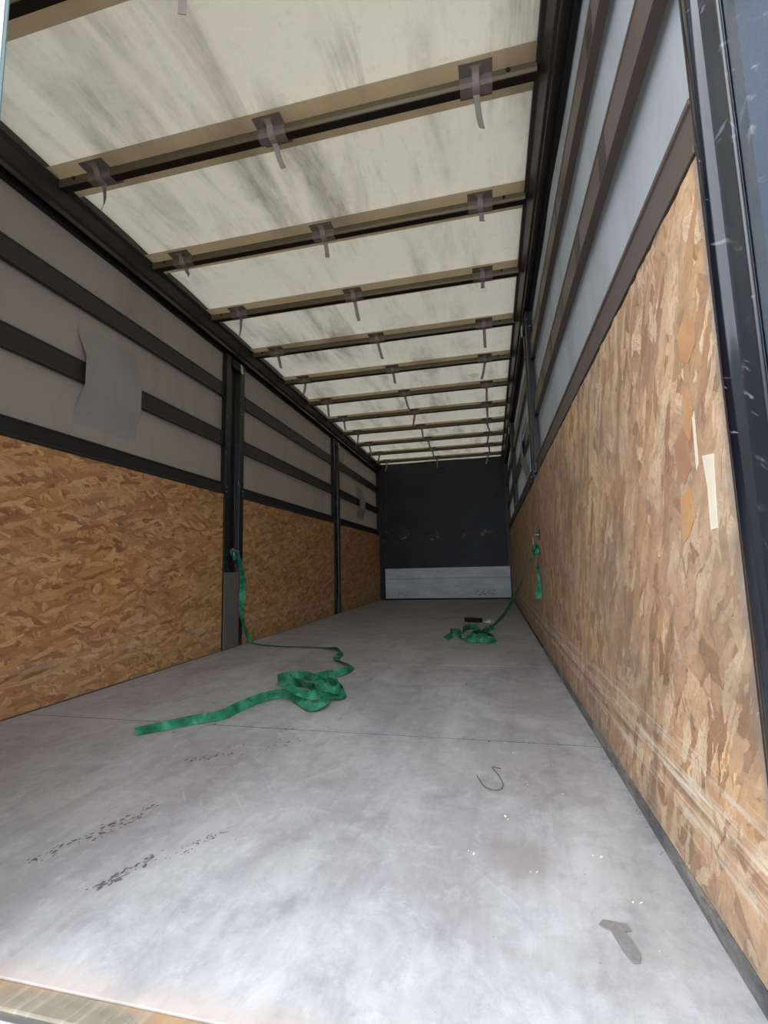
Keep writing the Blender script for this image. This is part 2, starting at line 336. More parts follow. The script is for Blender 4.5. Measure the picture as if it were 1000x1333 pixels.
# ------------------------------------------------------------------ mesh helpers
def box_bm(bm, x0, x1, y0, y1, z0, z1):
    vs = [bm.verts.new(v) for v in ((x0, y0, z0), (x1, y0, z0), (x1, y1, z0), (x0, y1, z0), (x0, y0, z1), (x1, y0, z1), (x1, y1, z1), (x0, y1, z1))]
    for f in ((0, 3, 2, 1), (4, 5, 6, 7), (0, 1, 5, 4), (1, 2, 6, 5), (2, 3, 7, 6), (3, 0, 4, 7)): bm.faces.new([vs[i] for i in f])
def prism_bm(bm, prof, axis, a, b):
    """profile (list of 2-D points, other two axes in order) extruded along axis from a to b"""
    def pt(u, v, w):
        return {'x': (w, u, v), 'y': (u, w, v), 'z': (u, v, w)}[axis]
    A = [bm.verts.new(pt(u, v, a)) for u, v in prof]; B = [bm.verts.new(pt(u, v, b)) for u, v in prof]
    n = len(prof)
    for i in range(n): bm.faces.new((A[i], A[(i + 1) % n], B[(i + 1) % n], B[i]))
    bm.faces.new(A); bm.faces.new(list(reversed(B)))
def tube_bm(bm, pts, r, seg=10, closed=False):
    pts = [Vector(p) for p in pts]; rings = []
    n = len(pts); up = None
    for i, p in enumerate(pts):
        d = (pts[(i + 1) % n] - pts[i - 1]) if closed else (pts[min(i + 1, n - 1)] - pts[max(i - 1, 0)])
        d.normalize()
        if up is None:
            up = Vector((0, 0, 1)) if abs(d.z) < 0.9 else Vector((1, 0, 0))
        a = d.cross(up)
        if a.length < 1e-5: a = d.orthogonal()
        a.normalize(); up = a.cross(d); up.normalize()
        rings.append([bm.verts.new(p + a * (r * math.cos(t * 2 * math.pi / seg)) + up * (r * math.sin(t * 2 * math.pi / seg))) for t in range(seg)])
    m = n if closed else n - 1
    for i in range(m):
        A, B = rings[i], rings[(i + 1) % n]
        for k in range(seg): bm.faces.new((A[k], A[(k + 1) % seg], B[(k + 1) % seg], B[k]))
    if not closed: bm.faces.new(list(reversed(rings[0]))); bm.faces.new(rings[-1])
def obj(name, bm, mat, parent=None, smooth=False, bevel=0.0, seg=2):
    bmesh.ops.recalc_face_normals(bm, faces=bm.faces)
    me = bpy.data.meshes.new(name); bm.to_mesh(me); bm.free()
    if mat: me.materials.append(mat)
    if smooth:
        for f in me.polygons: f.use_smooth = True
    o = bpy.data.objects.new(name, me); C.objects.link(o)
    if parent:
        o.parent = parent
        o.matrix_parent_inverse = Matrix.Translation(parent.location).inverted()
    if bevel:
        b = o.modifiers.new('bevel', 'BEVEL'); b.width = bevel; b.segments = seg; b.limit_method = 'ANGLE'
        for f in me.polygons: f.use_smooth = False
    return o
def box(name, mat, x0, x1, y0, y1, z0, z1, parent=None, bevel=0.0):
    bm = bmesh.new(); box_bm(bm, x0, x1, y0, y1, z0, z1); return obj(name, bm, mat, parent, bevel=bevel)
def tag(o, label=None, cat=None, group=None, kind=None):
    if label: o['label'] = label
    if cat: o['category'] = cat
    if group: o['group'] = group
    if kind: o['kind'] = kind
    return o
def empty(name, loc=(0, 0, 0)):
    o = bpy.data.objects.new(name, None); C.objects.link(o); o.location = loc; o.empty_display_size = 0.1; return o
def grid(name, mat, f, nu, nv, parent=None, thick=0.0):
    bm = bmesh.new(); vs = [[bm.verts.new(f(i / nu, j / nv)) for j in range(nv + 1)] for i in range(nu + 1)]
    for i in range(nu):
        for j in range(nv): bm.faces.new((vs[i][j], vs[i + 1][j], vs[i + 1][j + 1], vs[i][j + 1]))
    return obj(name, bm, mat, parent, smooth=True)
def catmull(pts, per=8):
    pts = [Vector(p) for p in pts]; out = []
    P = [pts[0] * 2 - pts[1]] + pts + [pts[-1] * 2 - pts[-2]]
    for i in range(1, len(P) - 2):
        for k in range(per):
            t = k / per; a, b, c, d = P[i - 1], P[i], P[i + 1], P[i + 2]
            out.append(0.5 * ((2 * b) + (-a + c) * t + (2 * a - 5 * b + 4 * c - d) * t * t + (-a + 3 * b - 3 * c + d) * t * t * t))
    out.append(pts[-1]); return out
def ribbon_bm(bm, ctrl, width, thick=0.0022, per=8, floor_clamp=True):
    """ctrl: (x,y,z,tilt_degrees). tilt 0 = lying flat, 90 = standing on edge."""
    c4 = [Vector((c[0], c[1], c[2])) for c in ctrl]; ti = [Vector((c[3], 0, 0)) for c in ctrl]
    P = catmull(c4, per); T = catmull(ti, per); rows = []
    n = len(P)
    for i in range(n):
        d = P[min(i + 1, n - 1)] - P[max(i - 1, 0)]
        if d.length < 1e-6: d = Vector((1, 0, 0))
        d.normalize()
        side = Vector((0, 0, 1)).cross(d)
        if side.length < 0.2: side = Vector((0, 1, 0))
        side.normalize(); up = d.cross(side); up.normalize()
        a = math.radians(T[i].x)
        w = side * math.cos(a) + up * math.sin(a); nn = d.cross(w); nn.normalize()
        q = P[i].copy()
        if floor_clamp:
            lo = q.z - abs(w.z) * width / 2
            if lo < 0.002: q.z += 0.002 - lo
        rows.append([bm.verts.new(q + w * (s * width / 2) + nn * (e * thick / 2)) for s, e in ((-1, -1), (1, -1), (1, 1), (-1, 1))])
    for i in range(n - 1):
        A, B = rows[i], rows[i + 1]
        for k in range(4): bm.faces.new((A[k], A[(k + 1) % 4], B[(k + 1) % 4], B[k]))
    bm.faces.new(rows[0]); bm.faces.new(list(reversed(rows[-1])))

# ================================================================== SETTING
# ground outside
g = box('ground', MAT['ground'], -14, 16, -14, 22, -1.32, -1.25); tag(g, 'grey asphalt yard under the trailer', 'ground', kind='structure')

# floor: subfloor with seven plywood sheets as parts
fl = box('floor', MAT['rubber'], -0.09, W + 0.09, Y0 + 0.002, L + 0.06, -0.14, -0.022)
tag(fl, 'worn grey trailer floor of wide sheets', 'floor', kind='structure')
seams = [Y0, 1.815, 3.09, 4.34, 5.59, 6.84, 8.09, L]
for i in range(7):
    dz = random.uniform(-0.0012, 0.0)
    box('floor_panel', MAT['floor'], 0.002, W - 0.002, seams[i] + (0.004 if i else 0), seams[i + 1] - (0.004 if i < 6 else 0), -0.021, dz, fl)
    if i: box('joint_strip', MAT['rubber'], 0.002, W - 0.002, seams[i] - 0.0039, seams[i] + 0.0039, -0.021, -0.0022, fl)

# rear sill
sill = empty('rear_sill', (W / 2, 0.64, -0.02)); tag(sill, 'worn rear sill with a tan and grey edge strip in front of the floor', 'sill')
box('wear_strip', MAT['sill'], -0.02, W + 0.0, 0.6225, Y0 - 0.001, -0.05, -0.0035, sill, 0.003)
box('edge_trim', MAT['steel'], -0.02, W + 0.0, 0.609, 0.622, -0.06, -0.007, sill, 0.002)
box('beam', MAT['frame'], -0.06, W + 0.06, 0.54, 0.608, -0.22, -0.03, sill, 0.004)

# ceiling fabric
def sag(x, y):
    s = abs(math.sin(math.pi * (y - 1.78) / 0.68)); return 0.012 * s + 0.004 * math.sin(5 * x + 3 * y)
ce = grid('ceiling', MAT['tarp'], lambda u, v: (-0.06 + u * (W + 0.12), 0.50 + v * (L + 0.05 - 0.50), 2.672 + sag(u * W, 0.5 + v * 8.5)), 24, 140)
tag(ce, 'cream translucent roof fabric with dark streaks', 'ceiling', kind='structure')
bm = bmesh.new(); ring = []
for k in range(18):
    a = k / 18 * 2 * math.pi; r = random.uniform(0.035, 0.085)
    ring.append(bm.verts.new((2.06 + r * math.cos(a), 4.93 + r * 1.1 * math.sin(a), 2.664)))
bm.faces.new(ring)
obj('repair_patch', bm, MAT['white'], ce)['label'] = 'small white ragged patch on the roof fabric'

# cantrails (left = trim_1, right = trim_2)
def cantrail(name, s, x_wall):
    X = lambda d: x_wall + s * d
    root = empty(name, (x_wall, L / 2, 2.6))
    tag(root, ('left' if s > 0 else 'right') + ' dark roof rail running the full length above the curtain', 'rail', kind='structure')
    y0, y1 = 0.70, L
    bm = bmesh.new(); prism_bm(bm, [(X(-0.10), 2.72), (X(0.062), 2.72), (X(0.070), 2.69), (X(0.070), 2.637), (X(0.052), 2.622), (X(0.030), 2.560), (X(0.012), 2.548), (X(-0.10), 2.548)], 'y', y0, y1)
    obj('rail_body', bm, MAT['cantrail'], root, bevel=0.003)
    bm = bmesh.new(); prism_bm(bm, [(X(-0.004), 2.5485), (X(0.018), 2.5485), (X(0.018), 2.522), (X(0.010), 2.522), (X(0.010), 2.538), (X(-0.004), 2.538)], 'y', y0, y1)
    obj('rail_lip', bm, MAT['cantrail'], root, bevel=0.0015)
    bm = bmesh.new(); prism_bm(bm, [(X(-0.045), 2.5485), (X(-0.020), 2.5485), (X(-0.020), 2.505), (X(-0.045), 2.505)], 'y', y0, y1)
    obj('curtain_track', bm, MAT['rubber'], root, bevel=0.002)
    bm = bmesh.new(); tube_bm(bm, [(X(0.066), y0, 2.641), (X(0.066), y1, 2.641)], 0.006, 8)
    obj('edge_bead', bm, MAT['rubber'], root, smooth=True)
    return root
cantrail('trim_1', 1, 0.0); cantrail('trim_2', -1, W)

# side walls: curtain + boards
def curtain(name, s, x_wall, mat):
    X = lambda d: x_wall + s * d
    def f(u, v):
        y = 0.70 + u * (L - 0.70); z = -0.05 + v * 2.62
        w = 0.003 * math.sin(y * 3.1 + 0.7) + 0.0022 * math.sin(y * 7.3 + z * 1.5) + 0.002 * math.sin(z * 6 + y * 2)
        return (X(-0.046 + w), y, z)
    return grid(name, mat, f, 160, 40)
wl = curtain('wall_left', 1, 0.0, MAT['curtain_l']); tag(wl, 'left grey side curtain of the trailer', 'wall', kind='structure')
wr_ = curtain('wall_right', -1, W, MAT['curtain_r']); tag(wr_, 'right pale grey side curtain of the trailer', 'wall', kind='structure')

def board(name, s, x_wall, y0, y1, z0, z1, mat, parent, thick=0.018, proud=0.0, ragged=0.0):
    """strand board with a slightly uneven top edge"""
    bm = bmesh.new(); n = max(2, int((y1 - y0) / 0.02)) if ragged else 1
    top = [(y1 - (y1 - y0) * i / n, z1 + (random.uniform(-ragged, ragged) if ragged and 0 < i < n else 0)) for i in range(n + 1)]
    prof = [(y0, z0), (y1, z0)] + top
    prism_bm(bm, prof, 'x', x_wall - s * (thick - proud), x_wall + s * proud)
    return obj(name, bm, mat, parent)
# left
board('strand_board', 1, 0, 0.757, 3.428, 0.006, 1.268, MAT['osb_l'], wl)
board('strand_board', 1, 0, 3.732, 6.205, 0.006, 1.268, MAT['osb_l'], wl)
board('strand_board', 1, 0, 6.475, L - 0.02, 0.006, 1.268, MAT['osb_l'], wl)
# right
board('strand_board', -1, W, 0.757, 3.655, 0.034, 1.262, MAT['osb_r'], wr_, ragged=0.004, proud=0.0)
board('strand_board', -1, W, 3.665, 6.05, 0.012, 1.262, MAT['osb_r'], wr_, proud=-0.006)
board('strand_board', -1, W, 6.062, L - 0.02, 0.012, 1.262, MAT['osb_r'], wr_, proud=-0.008)
box('board_edge', MAT['edge'], W - 0.0006, W + 0.018, 0.7555, 0.7568, 0.034, 1.26, wr_)['label'] = 'raw grey cut edge of the near strand board'
# grimy skirting at the right foot
bm = bmesh.new(); prism_bm(bm, [(W + 0.004, 0.0), (W - 0.006, 0.0), (W - 0.006, 0.026), (W - 0.001, 0.033), (W + 0.004, 0.033)], 'y', Y0, 3.655)
sk = obj('baseboard_right', bm, MAT['skirt']); tag(sk, 'grimy grey metal skirting along the foot of the right boards', 'skirting', kind='structure')

# board top rails
def toprail(s, x_wall, y0, y1, parent, mat):
    X = lambda d: x_wall + s * d
    bm = bmesh.new(); prism_bm(bm, [(X(-0.03), 1.266), (X(0.004), 1.266), (X(0.004), 1.278), (X(-0.001), 1.282), (X(-0.001), 1.350), (X(0.003), 1.354), (X(0.003), 1.364), (X(-0.03), 1.364)], 'y', y0, y1)
    return obj('board_rail', bm, mat, parent, bevel=0.0012)
for a, b in ((0.757, 3.428), (3.732, 6.205), (6.475, L - 0.02)):
    toprail(1, 0, a, b, wl, MAT['rail'])
for a, b in ((0.7575, 3.41), (3.70, 6.2), (6.475, L - 0.02)):
    toprail(-1, W, a, b, wr_, MAT['slat_r'])

# slats
SIDE = {1: 'left', -1: 'right'}
def slat(s, x_wall, y0, y1, z0, z1, mat, label, grp, shade_ys=()):
    X = lambda d: x_wall + s * d
    root = empty('slat', (X(-0.02), (y0 + y1) / 2, z0)); tag(root, label, 'slat', grp)
    m = 0.006
    prof = [(X(-0.034), z0), (X(-0.006), z0), (X(-0.006), z0 + m), (X(-0.009), z0 + 2 * m), (X(-0.009), z1 - 2 * m), (X(-0.006), z1 - m), (X(-0.006), z1), (X(-0.034), z1)]
    bm = bmesh.new(); prism_bm(bm, prof, 'y', y0, y1); obj('slat_body', bm, mat, root, bevel=0.001)
    for yy in (y0 + 0.02, y1 - 0.02):
        box('end_cap', MAT['rubber'], min(X(-0.036), X(-0.004)), max(X(-0.036), X(-0.004)), yy - 0.02, yy + 0.02, z0 - 0.003, z1 + 0.003, root, 0.002)
    for yc in shade_ys:
        box('shade_patch', MAT['rail'], min(X(-0.010), X(-0.0075)), max(X(-0.010), X(-0.0075)), yc - 0.035, yc + 0.035, z0 + 0.013, z1 - 0.013, root)  # flat dark patch: shadow of an outside strap put in as colour
bays = [(0.775, 3.425), (3.735, 6.20), (6.48, L - 0.03)]
bn = ['nearest bay', 'middle bay', 'farthest bay']
ht = [(2.105, 2.222, 'upper'), (1.685, 1.803, 'lower')]
for i, (a, b) in enumerate(bays):
    for z0, z1, nm in ht:
        slat(1, 0, a, b, z0, z1, MAT['slat_l'], f'dark {nm} slat across the left curtain in the {bn[i]}', 'slats across the left curtain')
rb = [(0.79, 3.40), (3.70, 6.2), (6.48, L - 0.03)]
for i, (a, b) in enumerate(rb):
    for z0, z1, nm in ht:
        shades = {(0, 'upper'): [1.3, 2.05, 2.77], (0, 'lower'): [1.28, 1.66, 2.05, 2.44, 2.82, 3.21]}.get((i, nm), [])
        slat(-1, W, a, b, z0, z1, MAT['slat_r'], f'brown {nm} slat across the right curtain in the {bn[i]}', 'slats across the right curtain', shades)

# curtain flaps that hide a stretch of the lower slat; near edge stands open
def flap(s, x_wall, y0, y1, mat, parent, label):
    X = lambda d: x_wall + s * d
    z0, z1 = 1.46, 2.03
    def f(u, v):
        y = y0 + u * (y1 - y0); z = z0 + v * (z1 - z0)
        c = (z - (z0 + z1) / 2) / ((z1 - z0) / 2)
        bulge = min(1.0, 1.25 * (0.5 + 0.5 * math.cos(math.pi * c)))
        w = 0.003 * math.sin(y * 3.1 + 0.7) + 0.0022 * math.sin(y * 7.3 + z * 1.5) + 0.002 * math.sin(z * 6 + y * 2)
        base = -0.046 + w + 0.0008 + (0.0435 - w) * bulge
        lip = 0.014 * bulge * max(0.0, 1 - u * 5)
        return (X(base + lip), y + 0.012 * bulge * (1 - u), z)
    o = grid('curtain_flap', mat, f, 24, 24, parent); o['label'] = label; return o
flap(1, 0, 2.02, 2.47, MAT['flap_l'], wl, 'grey curtain flap folded over the lower slat in the nearest left bay')
flap(1, 0, 7.52, 7.95, MAT['flap_l'], wl, 'grey curtain flap over the lower slat in the farthest left bay')
flap(-1, W, 4.42, 4.9, MAT['curtain_r'], wr_, 'grey curtain flap over the lower slat in the middle right bay')

# side posts
def post(s, x_wall, y0, y1, z0, label, foot=False, lean=0.0):
    X = lambda d: x_wall + s * d
    root = empty('side_post', (X(-0.03), (y0 + y1) / 2, z0)); tag(root, label, 'post', 'sliding side posts')
    t = 0.07
    bm = bmesh.new()
    prism_bm(bm, [(X(-0.034), y0), (X(0.012), y0), (X(0.012), y0 + t), (X(-0.022), y0 + t + 0.01), (X(-0.022), y1 - t - 0.01), (X(0.012), y1 - t), (X(0.012), y1), (X(-0.034), y1)], 'z', z0, 2.49)
    obj('channel', bm, MAT['post'], root, bevel=0.004)
    yc = (y0 + y1) / 2
    bm = bmesh.new(); tube_bm(bm, [(X(-0.006), yc + 0.03, z0 + 0.2), (X(-0.006), yc + 0.03, 2.44)], 0.008, 8); obj('lock_rod', bm, MAT['post'], root, smooth=True)
    box('top_bracket', MAT['rubber'], min(X(-0.02), X(0.022)), max(X(-0.02), X(0.022)), yc - 0.07, yc + 0.09, 2.40, 2.475, root, 0.004)
    bm = bmesh.new(); prism_bm(bm, [(yc + 0.06, 2.39), (yc + 0.10, 2.40), (yc + 0.075, 2.47), (yc + 0.045, 2.475)], 'x', X(0.022), X(0.029)); obj('lever', bm, MAT['steel'], root, bevel=0.002)
    for yy in (y0 + 0.02, y1 - 0.02):
        for zz in (1.29, 1.33):
            bm = bmesh.new(); tube_bm(bm, [(X(0.010), yy, zz), (X(0.0165), yy, zz)], 0.008, 6); obj('bolt', bm, MAT['steel'], root)
    if foot:
        box('foot_cover', MAT['post_foot'], min(X(-0.018), X(0.016)), max(X(-0.018), X(0.016)), y0 + 0.002, y0 + 0.05, 0.004, 0.62, root, 0.003)
        box('foot_plate', MAT['post_foot'], min(X(-0.014), X(0.014)), max(X(-0.014), X(0.014)), y0 + 0.056, y1 - 0.06, 0.004, 0.62, root, 0.003)
    return root
post(1, 0, 3.432, 3.728, 0.004, 'black side post with grey foot carrying the green strap on the left wall', foot=True)
post(1, 0, 6.21, 6.47, 0.004, 'black side post on the left wall nearer the headboard')
post(-1, W, 3.415, 3.69, 1.27, 'black side post above the boards on the right wall, nearer the opening')
post(-1, W, 6.21, 6.47, 1.27, 'black side post above the boards on the right wall, nearer the headboard')

# headboard (back wall)
wb_ = box('wall_back', MAT['head'], -0.12, W + 0.12, L, L + 0.05, -0.02, 2.74); tag(wb_, 'black headboard with pale scuffs', 'wall', kind='structure')
box('corner_post', MAT['rail'], -0.12, 0.062, L - 0.04, L - 0.001, 0.0, 2.60, wb_, 0.004)
box('corner_post', MAT['rail'], W - 0.045, W + 0.12, L - 0.04, L - 0.001, 0.0, 2.60, wb_, 0.004)
kp = empty('kick_plate', (W / 2, L - 0.01, 0.02)); tag(kp, 'silver aluminium kick plate at the foot of the black headboard', 'plate')
box('plate_sheet', MAT['kick'], 0.105, W - 0.018, L - 0.052, L - 0.0405, 0.03, 0.60, kp, 0.003)
bm = bmesh.new(); tube_bm(bm, [(0.11, L - 0.053, 0.41), (W - 0.03, L - 0.053, 0.41)], 0.003, 6); obj('swage_line', bm, MAT['kick'], kp)
for xx in (0.13, W - 0.045):
    for zz in (0.06, 0.57):
        bm = bmesh.new(); tube_bm(bm, [(xx, L - 0.052, zz), (xx, L - 0.057, zz)], 0.011, 8); obj('rivet', bm, MAT['steel'], kp)

# roof bows
bow_y = [1.10, 1.78, 2.46, 3.12, 3.80, 4.47, 5.15, 5.83, 6.50, 7.18, 7.85, 8.50]
ordw = ['nearest', 'second', 'third', 'fourth', 'fifth', 'sixth', 'seventh', 'eighth', 'ninth', 'tenth', 'eleventh', 'twelfth']
for bi, yb in enumerate(bow_y):
    root = empty('roof_bow', (W / 2, yb, 2.62))
    tag(root, f'{ordw[bi]} roof bow counted from the opening, with hanging webbing tails', 'roof bow', 'roof bows under the fabric')
    bm = bmesh.new(); prism_bm(bm, [(yb - 0.022, 2.646), (yb - 0.022, 2.618), (yb - 0.016, 2.606), (yb + 0.020, 2.606), (yb + 0.024, 2.612), (yb + 0.024, 2.646)], 'x', 0.066, W - 0.066)
    obj('bow_profile', bm, MAT['bow'], root, bevel=0.002)
    box('fabric_band', MAT['band'], 0.06, W - 0.06, yb - 0.095, yb + 0.100, 2.6475, 2.6495, root)
    for xx in (0.16, W - 0.18):
        bm = bmesh.new(); tube_bm(bm, [(xx, yb - 0.0215, 2.633), (xx, yb - 0.027, 2.633)], 0.009, 8); obj('bolt', bm, MAT['bolt'], root)
    box('bow_shade', MAT['bolt'], 0.066, W - 0.066, yb - 0.0145, yb + 0.0225, 2.6030, 2.6059, root, 0.001)  # dark strip: shade on the underside of the bow put in as colour
    for k, xs in enumerate((0.30, 1.25, 2.18)):
        xs += random.uniform(-0.012, 0.012)
        hw = 0.068
        # webbing pocket wrapped round the bow: two wings on the band and a wrap
        box('pocket', MAT['tape'], xs - hw, xs + hw, yb - 0.078, yb - 0.0225, 2.6445, 2.6472, root)
        box('pocket', MAT['tape'], xs - hw, xs + hw, yb + 0.0245, yb + 0.072, 2.6445, 2.6472, root)
        bm = bmesh.new(); prism_bm(bm, [(yb - 0.0235, 2.645), (yb - 0.0235, 2.617), (yb - 0.0175, 2.6010), (yb + 0.0235, 2.6010), (yb + 0.0265, 2.611), (yb + 0.0265, 2.645)], 'x', xs - hw * 0.97, xs + hw * 0.97)
        obj('pocket', bm, MAT['tape'], root)
        # strap loop under the bow and its tail
        sw = random.uniform(-0.35, 0.35); ln = random.choice([0.10, 0.13, 0.16, 0.14]); 
        if bi == 2 and k != 1 or (bi == 3 and k == 2): ln = 0.035
        bm = bmesh.new()
        def strap(path, w, th=0.0025):
            pts = catmull(path, 5); rows = []
            for i, q in enumerate(pts):
                d = (pts[min(i + 1, len(pts) - 1)] - pts[max(i - 1, 0)]).normalized()
                wx = Vector((math.cos(tw * i / len(pts)), math.sin(tw * i / len(pts)), 0)); nn = d.cross(wx).normalized()
                rows.append([bm.verts.new(q + wx * (a * w / 2) + nn * (e * th / 2)) for a, e in ((-1, -1), (1, -1), (1, 1), (-1, 1))])
            for i in range(len(rows) - 1):
                for j in range(4): bm.faces.new((rows[i][j], rows[i][(j + 1) % 4], rows[i + 1][(j + 1) % 4], rows[i + 1][j]))
            bm.faces.new(rows[0]); bm.faces.new(list(reversed(rows[-1])))
        tw = 0.0
        strap([(xs, yb - 0.062, 2.643), (xs, yb - 0.038, 2.634), (xs, yb - 0.026, 2.608), (xs, yb - 0.006, 2.598), (xs, yb + 0.022, 2.597)], 0.030)
        box_bm(bm, xs - 0.026, xs + 0.026, yb - 0.066, yb - 0.056, 2.6425, 2.6465)
        obj('strap_loop', bm, MAT['web'], root)
        bm = bmesh.new(); tw = random.uniform(-0.9, 0.9)
        strap([(xs, yb + 0.016, 2.596), (xs + sw * 0.02, yb + 0.022, 2.575), (xs + sw * 0.5 * ln, yb + 0.02 + random.uniform(0, .02), 2.585 - ln * 0.55), (xs + sw * ln, yb + 0.02 + random.uniform(-.02, .03), 2.585 - ln)], 0.026)
        obj('strap_tail', bm, MAT['web'], root)

# rear frame, right side
rp = empty('rear_corner_post', (W, 0.65, 0.0)); tag(rp, 'scratched black steel corner post at the right of the rear opening', 'corner post')
box('flange', MAT['flange'], W - 0.003, W + 0.055, 0.736, 0.7545, -0.03, 2.55, rp, 0.002)
bm = bmesh.new(); tube_bm(bm, [(W + 0.006, 0.722, -0.03), (W + 0.006, 0.722, 2.615)], 0.019, 20); obj('seal_tube', bm, MAT['tube'], rp, smooth=True)
box('recess_plate', MAT['frame'], W + 0.0, W + 0.02, 0.655, 0.705, -0.03, 2.615, rp, 0.001)
bm = bmesh.new(); tube_bm(bm, [(W - 0.001, 0.653, -0.03), (W - 0.001, 0.653, 2.615)], 0.0035, 8); obj('ridge', bm, MAT['frame'], rp, smooth=True)
bm = bmesh.new(); prism_bm(bm, [(W + 0.002, 0.651), (W - 0.004, 0.612), (W + 0.012, 0.560), (W + 0.05, 0.54), (W + 0.10, 0.54), (W + 0.10, 0.651)], 'z', -0.03, 2.615); obj('outer_profile', bm, MAT['frame_sky_sheen'], rp, bevel=0.006)
# header
hd = box('rear_header', MAT['frame'], -0.06, W + 0.1, 0.54, 0.62, 2.62, 2.78, None, 0.004); tag(hd, 'black steel header beam above the rear opening', 'beam')
lp = box('rear_corner_post', MAT['frame'], -0.10, -0.02, 0.66, 0.75, -0.03, 2.54, None, 0.004); tag(lp, 'black steel corner post behind the closed left rear door', 'corner post')

# left rear door, closed
dr = empty('door_1', (0, 0.6, 0)); tag(dr, 'white left rear door, closed, with a grey rubber seal on its free edge', 'door', kind='structure')
box('door_leaf', MAT['door'], -0.06, 1.2785, 0.574, 0.5975, 0.0, 2.60, dr, 0.002)
box('door_seal', MAT['gasket'], 1.255, 1.2800, 0.5977, 0.606, 0.0, 2.60, dr, 0.004)

# ================================================================== STRAND DETAILS on near right board
def chip(pts, mat, off):
    bm = bmesh.new(); prism_bm(bm, pts, 'x', W - 0.0003, W - off); o = obj('strand', bm, mat, wr_); return o
chip([(0.845, 0.800), (0.806, 0.795), (0.812, 0.740), (0.818, 0.680), (0.842, 0.678), (0.838, 0.745)], MAT['chip_w'], 0.0012)
chip([(0.893, 1.03), (0.855, 1.05), (0.822, 1.02), (0.83, 0.985), (0.86, 0.965), (0.888, 0.98)], MAT['chip_o'], 0.0011)
chip([(0.895, 0.925), (0.872, 0.93), (0.868, 0.87), (0.885, 0.835), (0.905, 0.86)], MAT['chip_o'], 0.0010)
chip([(0.955, 0.845), (0.895, 0.875), (0.890, 0.79), (0.925, 0.765), (0.955, 0.80)], MAT['chip_b'], 0.0009)
chip([(0.950, 0.745), (0.905, 0.760), (0.900, 0.700), (0.930, 0.672), (0.958, 0.66)], MAT['chip_o'], 0.0012)
chip([(0.868, 0.87), (0.858, 0.88), (0.862, 0.79), (0.872, 0.78)], MAT['chip_w'], 0.0009)

# ================================================================== THINGS
# left green strap, hooked on the first post
st = empty('lashing_strap', (1.1, 2.3, 0.0)); tag(st, 'green lashing strap hanging from the left post and trailing over the floor', 'strap')
path = [(0.735, 1.655, 0.004, 28), (0.80, 1.72, 0.01, 34), (0.90, 1.82, 0.01, 45), (0.975, 1.885, 0.012, 52), (0.99, 2.00, 0.014, 62), (1.01, 2.12, 0.015, 55), (1.05, 2.20, 0.018, 60),
        (1.13, 2.23, 0.022, 64), (1.23, 2.12, 0.026, 50), (1.325, 2.04, 0.020, 30), (1.355, 2.12, 0.035, 20), (1.27, 2.22, 0.050, 35), (1.15, 2.30, 0.055, 70), (1.02, 2.36, 0.045, 84), (0.965, 2.46, 0.040, 86), (1.02, 2.56, 0.035, 82), (1.12, 2.50, 0.045, 68), (1.19, 2.36, 0.055, 40),
        (1.27, 2.22, 0.050, 22), (1.36, 2.20, 0.032, 30), (1.40, 2.27, 0.028, 65), (1.33, 2.37, 0.036, 75), (1.22, 2.40, 0.05, 70), (1.14, 2.44, 0.045, 78), (1.15, 2.56, 0.030, 80), (1.20, 2.66, 0.026, 74), (1.25, 2.76, 0.022, 62), (1.24, 2.92, 0.016, 40), (1.13, 3.06, 0.012, 22), (1.05, 3.18, 0.010, 12), (1.03, 3.34, 0.012, 30), (0.98, 3.46, 0.014, 52), (0.86, 3.57, 0.010, 25), (0.70, 3.64, 0.006, 8), (0.45, 3.66, 0.004, 4), (0.22, 3.72, 0.004, 4), (0.10, 3.79, 0.005, 10), (0.055, 3.80, 0.02, 40)]
bm = bmesh.new(); ribbon_bm(bm, path, 0.044); obj('webbing', bm, MAT['strap'], st, smooth=False)
bm = bmesh.new()
ribbon_bm(bm, [(1.06, 2.27, 0.065, 14), (1.15, 2.17, 0.072, 10), (1.25, 2.10, 0.060, 22), (1.31, 2.13, 0.050, 60), (1.28, 2.22, 0.070, 24), (1.19, 2.26, 0.082, 12), (1.11, 2.33, 0.075, 30), (1.06, 2.43, 0.05, 62)], 0.046)
obj('folded_length', bm, MAT['strap'], st)
bm = bmesh.new()
ribbon_bm(bm, [(1.20, 2.36, 0.07, 40), (1.26, 2.27, 0.075, 18), (1.34, 2.19, 0.06, 12), (1.385, 2.22, 0.05, 50), (1.36, 2.31, 0.06, 66), (1.28, 2.37, 0.06, 60)], 0.044)
obj('folded_length', bm, MAT['strap'], st)
